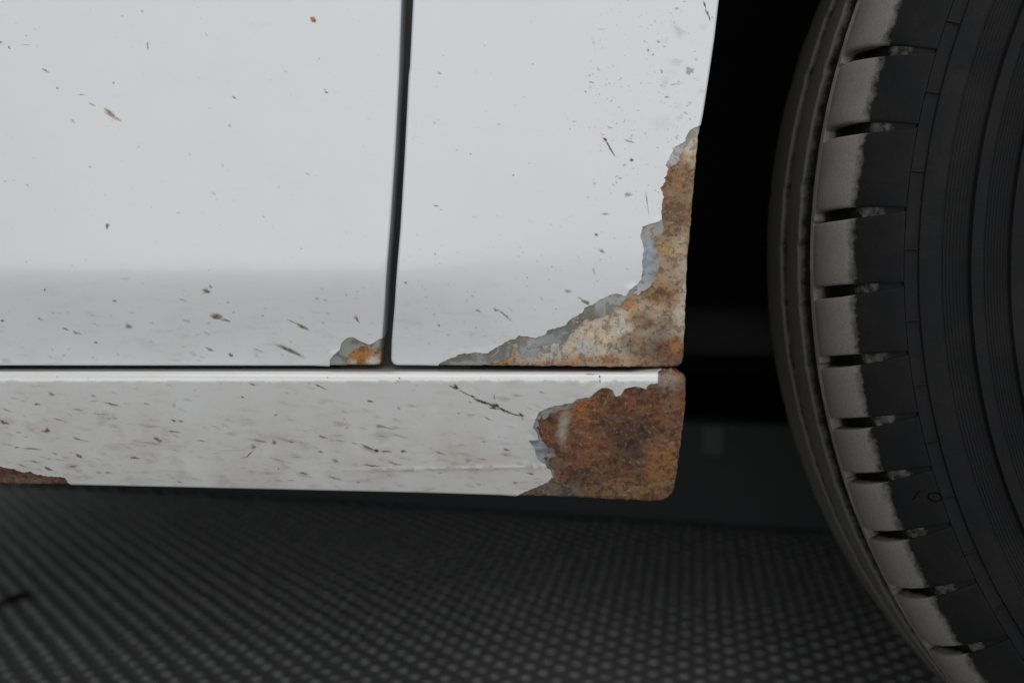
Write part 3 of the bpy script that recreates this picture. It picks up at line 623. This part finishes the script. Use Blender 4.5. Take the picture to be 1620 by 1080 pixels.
door_sp += rnd(130, (0, 600, 0, 440), dict(bias=1, l=(1.5, 4), w=(.4, 1), a=(30, 30), c='g g dark br'.split(), al=(.08, .28))) + rnd(90, (0, 590, 440, 572), dict(bias=.8, l=(2, 9), w=(.25, .6), a=(18, 10), c='g g br brl brl'.split(), al=(.08, .28)))
sill_sp += rnd(240, (0, 860, 612, 775), dict(bias=.75, l=(4, 20), w=(.12, .35), a=(13, 8), c='g br br brl brl ol'.split(), al=(.05, .24))) + rnd(60, (0, 1030, 592, 612), dict(bias=1, l=(1.5, 4), w=(.4, .9), a=(10, 20), c='g dark'.split(), al=(.15, .5)))
fen_sp += rnd(330, (930, 1128, 0, 330), dict(bias=.9, l=(1.4, 4.5), w=(.35, 1), a=(20, 40), c='g g g brl brl'.split(), al=(.12, .42))) + rnd(150, (640, 1040, 330, 572), dict(bias=.9, l=(1.5, 6), w=(.3, .8), a=(30, 25), c='g brl br g'.split(), al=(.08, .28))) + rnd(50, (650, 950, 0, 330), dict(bias=1, l=(1.4, 3.5), w=(.4, 1), a=(20, 30), c='g g brl'.split(), al=(.12, .4)))
fen_sp += rnd(14, (1050, 1120, 40, 200), dict(bias=1, l=(10, 26), w=(.4, .9), a=(0, 30), c='brl lg'.split(), al=(.06, .16)))
sill_sp += rnd(26, (0, 840, 660, 770), dict(bias=1, l=(14, 40), w=(.3, .7), a=(12, 8), c='brl ol br'.split(), al=(.06, .16)))
for nm, pn, par, it, los in (('mud_specks', door, door_o, door_sp, [door_loss]), ('mud_specks', sill, sill_o, sill_sp, [sill_loss, sill_left]), ('mud_specks', fender, fen_o, fen_sp, [fen_loss])):
    inn = [i for i, e in zip(filt(it, los, pn.prof), pn.sd(P([(q[0], q[1]) for q in filt(it, los, pn.prof)], pn.prof))[0]) if e < -0.0004]
    o = splat_mesh(nm, pn, par, inn); o['kind'] = 'stuff'
o = splat_mesh('paint_chip', door, door_o, S(0, 0, 2.511, [(1243, 78, 32, 22, 50, 'orange', 1), (1250, 84, 14, 9, 50, 'rbr', .9)])); o['label'] = 'small bright orange chip high on the door'
o = splat_mesh('scratch', fender, fen_o, S(600, 0, 3, [(1092, 697, 112, 9, 60, 'rbr', 1), (1071, 662, 24, 17, 60, 'rbr', 1)])); o['label'] = 'thin red brown scratch on the fender'
o = splat_mesh('hairline_crack', fender, fen_o, S(600, 0, 3, [(1272, 960, 110, 6, 83, 'g', .8)])); o['label'] = 'fine grey crack in the paint near the rust'
o = splat_mesh('edge_crack', fender, fen_o, S(600, 0, 3, [(1545, 25, 40, 9, 72, 'blk', .9), (1556, 60, 40, 12, 60, 'dark', .9), (1568, 88, 34, 8, 75, 'blk', .9)])); o['label'] = 'black crack at the top of the wheel arch edge'
o = splat_mesh('touch_up_dot', fender, fen_o, S(600, 0, 3, [(1475, 337, 42, 36, -20, 'lg', .9)])); o['label'] = 'light grey round spot on the fender'
o = splat_mesh('black_scrape', sill, sill_o, S(660, 590, 5.141, [(318, 118, 46, 30, 20, 'blk', 1), (285, 112, 50, 12, 15, 'dark', .8), (400, 170, 150, 9, 26, 'dark', .9), (455, 192, 40, 14, 20, 'blk', .9), (535, 238, 120, 20, 20, 'blk', 1), (600, 265, 40, 12, 40, 'blk', 1), (642, 265, 55, 30, 10, 'blk', 1), (625, 290, 84, 10, 12, 'blk', .9), (715, 308, 92, 18, 22, 'blk', 1), (800, 340, 90, 8, 15, 'blk', .9), (852, 345, 44, 20, 20, 'blk', 1), (627, 200, 44, 5, 88, 'dark', .8), (855, 372, 25, 4, 90, 'dark', .8)]), grow=1.25); o['label'] = 'black jagged scrape across the sill'
o = splat_mesh('crack', sill, sill_o, [(949, 596, 4, 4, 0, 'blk', 1), (949.5, 605, 17, 1.4, 88, 'dark', .9), (934, 592, 18, 2.2, 3, 'dark', .7)]); o['label'] = 'short vertical crack at the sill top'

# ---- hidden structure of the car seen through gaps
XA = float(px2w(1068, 500)[0])
bm = bmesh.new(); box(bm, float(px2w(520, 300)[0]), float(px2w(740, 300)[0]), 0.0215, 0.03, float(zline(700)), 0.75); bm_obj('door_jamb', bm, M_jamb, car)
bm = bmesh.new(); box(bm, -0.52, XA-0.02, 0.0225, 0.034, float(zline(720)), float(zline(480))); bm_obj('inner_sill', bm, M_black, car)
zf = float(zline(770))
bm = bmesh.new(); box(bm, -0.6, XA-0.012, 0.036, 1.32, zf+0.004, zf+0.05); box(bm, XA-0.011, 1.25, 0.335, 1.319, zf+0.005, zf+0.049); bm_obj('underbody', bm, M_black, car)
xc, zx = (float(v) for v in px2w(2510, 390, 0.018))
# wheel arch liner: inner wall, front wall and arched roof
vs = []; fs = []; nA = 40; RL = 0.372
for k in range(nA+1):
    t = math.pi*1.06*k/nA-0.19*1; x = xc-RL*math.cos(t); z = zx+RL*math.sin(t)
    vs += [(x, 0.014, z), (x, 0.30, z), (xc, 0.30, zx)]
for k in range(nA): a = 3*k; fs += [(a, a+3, a+4, a+1), (a+1, a+4, a+5)]
mesh_obj('wheel_arch_liner', vs, fs, M_black, car)
bm = bmesh.new(); box(bm, XA-0.03, xc+0.5, 0.301, 0.33, zf+0.03, 0.75); bm_obj('inner_wing', bm, M_black, car)
bm = bmesh.new()
for (p0, p1, r) in (((0.05, 0.28, 0.235), (0.40, 0.17, 0.243), 0.016), ((0.17, 0.25, 0.24), (0.18, 0.25, 0.30), 0.022)):
    d = Vector(p1)-Vector(p0); mtx = Matrix.Translation((Vector(p0)+Vector(p1))/2) @ d.to_track_quat('Z', 'Y').to_matrix().to_4x4()
    bmesh.ops.create_cone(bm, cap_ends=True, segments=20, radius1=r, radius2=r*.85, depth=d.length, matrix=mtx)
bm_obj('suspension_arm', bm, M_susp, car, smooth=True)

# ---- tyre: lathe carcass, ribs, separate shoulder blocks
def pol(r, t, y): return (xc-r*math.cos(t), y, zx-r*math.sin(t))
def lathe(name, prof, parent, material, n=240, wear=None, wob=None, closed=False):
    vs = []; fs = []; wr = []; m = len(prof)
    for k in range(n):
        t = 2*math.pi*k/n
        for i, (r, y) in enumerate(prof):
            dr, dy = wob(t, i) if wob else (0, 0)
            vs.append(pol(r+dr, t, y+dy)); wr.append(wear[i] if wear else 0)
    for k in range(n):
        for i in range(m-1 if not closed else m):
            j = (i+1) % m; fs.append((k*m+i, ((k+1) % n)*m+i, ((k+1) % n)*m+j, k*m+j))
    o = mesh_obj(name, vs, fs, material, parent); set_attr(o, 'wear', wr)
    bm = bmesh.new(); bm.from_mesh(o.data); bmesh.ops.recalc_face_normals(bm, faces=bm.faces); bm.to_mesh(o.data); bm.free()
    o.data.set_sharp_from_angle(angle=R_(24))
    return o
RT = 0.2905
def teeth(r0, r1, y0, y1, n, d):
    out = []
    for k in range(n):
        for u, e in ((0.1, 0), (0.5, 1), (0.9, 1)):
            f = (k+u)/n; out.append((r0+(r1-r0)*f, y0+(y1-y0)*f-d*e))
    return out
side = [(0.165, 0.012), (0.170, 0.006), (0.178, 0.0025), (0.19, -0.001), (0.2005, -0.0032), (0.2010, -0.0048), (0.2090, -0.0054), (0.2095, -0.0036)]+teeth(.2100, .2195, -.0036, -.0036, 7, .0002)+[(0.2200, -0.0034), (0.2204, -0.0056), (0.2296, -0.0054), (0.2300, -0.0032)]+teeth(.2304, .2392, -.0032, -.0026, 8, .0002)+[(0.2395, -0.0026),
        (0.2398, -0.0052), (0.2436, -0.0048), (0.2440, -0.0022)]+teeth(.2444, .2538, -.0022, -.0006, 8, .0002)+[(0.2540, -0.0006), (0.2544, -0.0032), (0.2580, -0.0025), (0.2612, -0.0014), (0.2615, -0.0002), (0.2660, 0.0004), (0.2662, 0.0016)]
base = [(0.2668, 0.0012), (0.2708, 0.0036), (0.2750, 0.0068), (0.2788, 0.0106), (0.2808, 0.0165), (0.2808, 0.0225), (0.2830, 0.034), (0.2835, 0.046), (0.2838, 0.085), (0.2835, 0.125), (0.280, 0.141), (0.268, 0.155), (0.24, 0.160), (0.20, 0.158), (0.165, 0.15)]
prof = side+base
tyre = lathe('tyre', prof, car, M_rub, 260, [0]*len(side)+[.2, .35, .47, .46, .35, .2]+[.15]*(len(base)-6)); tyre['label'] = 'black tyre with dusty worn shoulder blocks'
def rib(y0, y1, seed):
    pr = [(0.2832, y0+.0012), (RT-.0012, y0+.0003), (RT-.0002, y0+.0010), (RT+.0003, (y0+y1)/2), (RT-.0002, y1-.0010), (RT-.0012, y1-.0003), (0.2832, y1-.0012)]
    def wob(t, i):
        k = noise.noise(Vector((t*60, seed, 0)))*0.0007+(0.0014 if (t*36/math.pi) % 1 < 0.10 else 0)
        return (0, k if i < 3 else (-k if i > 3 else 0))
    return lathe('tread_rib', pr, tyre, M_rub2, 720, [.2, .55, .85, .9, .85, .55, .2], wob)
rib(0.0565, 0.0785, 1.0); rib(0.0865, 0.1150, 5.0)
pr = [(0.2832, .1225), (RT-.0045, .1225), (RT-.0042, .124), (0.2840, .131), (0.278, .142), (0.268, .1555)]
lathe('tread_rib', pr, tyre, M_rub2, 260, [.2, .8, .8, .8, .4, .1])
# block boundaries measured at the slots' inner ends, the rest at an even pitch
slot_px = [(1327, 97), (1309, 217), (1299, 348), (1302, 465), (1315, 571), (1332, 666), (1357, 748), (1388, 836), (1424, 925), (1474, 1013)]
angs = []
for X, Y in slot_px:
    x, z = px2w(X, Y, 0.036); angs.append(math.atan2(zx-float(z), xc-float(x)))
angs.sort(); full = list(angs); gap = 2*math.pi-(angs[-1]-angs[0]); m = round(gap/R_(5.15))
for k in range(1, m): full.append(angs[-1]+gap*k/m)
full.append(angs[0]+2*math.pi)
# inner strip of the shoulder rib, next to the wide groove
pr = [(0.2832, .0402), (RT-.0010, .0392), (RT-.0002, .0384), (RT-.0005, .0362), (RT-.0006, .0357), (0.2832, .0354)]
def wob2(t, i):
    if i < 3: return (0, noise.noise(Vector((t*70, 2.0, 0)))*0.0006)
    tt = (t-full[0]) % (2*math.pi)+full[0]; k = max(j for j in range(len(full)-1) if full[j] <= tt+1e-9); u = (tt-full[k])/(full[k+1]-full[k])
    return (0, 0.0016 if (k % 2 == 0 and 0.02 < u < 0.66) else 0)
lathe('shoulder_strip', list(reversed(pr)), tyre, M_rub, 1440, [.2, .9, .95, .9, .6, .2], lambda t, i: wob2(t, 5-i))
top = [(RT-.0003, .0352, 1.0), (RT-.0006, .0345, 1.0), (RT-.0010, .0300, 1.0), (RT-.0022, .0240, 1.0), (RT-.0045, .0185, .88), (0.2832, .0142, .62), (0.2795, .0098, .34), (0.2755, .0062, .1), (0.2712, .0030, 0), (0.2672, .0004, 0), (0.2664, .0002, 0)]
def block(name, t0, t1):
    span = t1-t0; wslot = 0.0048/RT; vs = []; fs = []; wr = []; nT = 9; m = len(top)
    rows = []
    for i, (r, y, wv) in enumerate(top):
        f = i/(m-1); half = wslot*(0.5 if f < .45 else 0.5-0.34*min(1, (f-.45)/.5))
        a0 = t0+half; a1 = t1-half; row = []
        for k in range(nT):
            u = [0, .012, .04, .2, .5, .8, .96, .988, 1][k]; dr = [-.0011, -.0003, 0, 0, 0, 0, 0, -.0003, -.0011][k] if i > 0 else -.0004
            sl = -0.0165*f
            row.append(len(vs)); vs.append(pol(r+dr*(1 if f < .8 else .4), a0+(a1-a0)*u+sl, y)); wr.append(wv)
        rows.append(row)
    for i in range(m-1):
        for k in range(nT-1): fs.append((rows[i][k], rows[i][k+1], rows[i+1][k+1], rows[i+1][k]))
    def depth(i): f = i/(m-1); return 0.0072 if f < .35 else max(0.0008, 0.0072-0.0100*(f-.35))
    def skirt(idx):
        prev = None
        for (i, v) in idx:
            x, y, z = vs[v]; dx, dz = x-xc, z-zx; rr = math.hypot(dx, dz); f = i/(m-1); d = depth(i)
            nr = rr-d*(1-.55*f); k = len(vs); vs.append((xc+dx*nr/rr, y+d*(.15+.75*f), zx+dz*nr/rr)); wr.append(0.12)
            k2 = len(vs); vs.append(vs[v]); wr.append(wr[v]*.8)
            if prev: fs.append((prev[0], k2, k, prev[1]))
            prev = (k2, k)
    skirt([(i, rows[i][0]) for i in range(m)]); skirt([(i, rows[i][-1]) for i in range(m)])
    skirt([(0, v) for v in rows[0]]); skirt([(m-1, v) for v in rows[-1]])
    o = mesh_obj(name, vs, fs, M_rub, tyre); set_attr(o, 'wear', wr)
    bm = bmesh.new(); bm.from_mesh(o.data); bmesh.ops.recalc_face_normals(bm, faces=bm.faces)
    bm.faces.ensure_lookup_table(); f0 = bm.faces[len(bm.faces)//3]
    bm.to_mesh(o.data); bm.free()
    return o
# thin notch line and wall tick belonging to every other block
for i in range(len(full)-1):
    block('shoulder_block', full[i], full[i+1])
def bars(name, items, parent, material):
    vs = []; fs = []
    for quad, h in items:
        b = len(vs)
        for r, t, y in quad: vs.append(pol(r, t, y))
        fs.append((b, b+1, b+2, b+3))
    o = mesh_obj(name, vs, fs, material, parent, False)
    set_attr(o, 'wear', [0]*len(vs)); return o
vs = []; fs = []
bm = bmesh.new()
def tubepath(bm, pts, r, seg=6):
    rings = []
    for i, p in enumerate(pts):
        p = Vector(p); d = (Vector(pts[min(i+1, len(pts)-1)])-Vector(pts[max(i-1, 0)])).normalized(); q = d.to_track_quat('Z', 'Y')
        rings.append([bm.verts.new(p+q @ Vector((r*math.cos(2*math.pi*k/seg), r*math.sin(2*math.pi*k/seg), 0))) for k in range(seg)])
    for a, b in zip(rings, rings[1:]):
        for k in range(seg): bm.faces.new((a[k], a[(k+1) % seg], b[(k+1) % seg], b[k]))
    bm.faces.new(rings[0]); bm.faces.new(rings[-1])
# raised ticks across the narrow band outside the blocks
for i in range(len(full)-1):
    t = full[i]+0.55*(full[i+1]-full[i])-0.0165
    tubepath(bm, [pol(0.2618, t, -0.0012), pol(0.2640, t, -0.0004), pol(0.2662, t, 0.0004)], 0.00035, 5)
o = bm_obj('sidewall_ticks', bm, M_rub, tyre); o['kind'] = 'stuff'; set_attr(o, 'wear', [0]*len(o.data.vertices))
# inked figures on one block
def on_block(X, Y):
    x, z = px2w(X, Y, 0.0035); r = math.hypot(x-xc, z-zx); y = float(np.interp(-r, [-a[0] for a in top], [a[1] for a in top]))
    return (float(x), y-0.0002, float(z))
bm = bmesh.new()
tubepath(bm, [on_block(1447, 792), on_block(1450, 786), on_block(1453, 779), on_block(1456, 776)], 0.00014)
tubepath(bm, [on_block(1475+9*math.cos(a), 783+7*math.sin(a)) for a in [i*2*math.pi/18 for i in range(19)]], 0.00018)
o = bm_obj('ink_mark', bm, M_ink, tyre); o['label'] = 'small black handwritten mark on the tyre shoulder'
rim_p = [(0.168, 0.018), (0.172, 0.010), (0.168, 0.007), (0.160, 0.012), (0.155, 0.03), (0.14, 0.034), (0.11, 0.022), (0.09, 0.02), (0.06, 0.034), (0.03, 0.035), (0.004, 0.033)]
lathe('rim', rim_p, car, M_rim, 90)
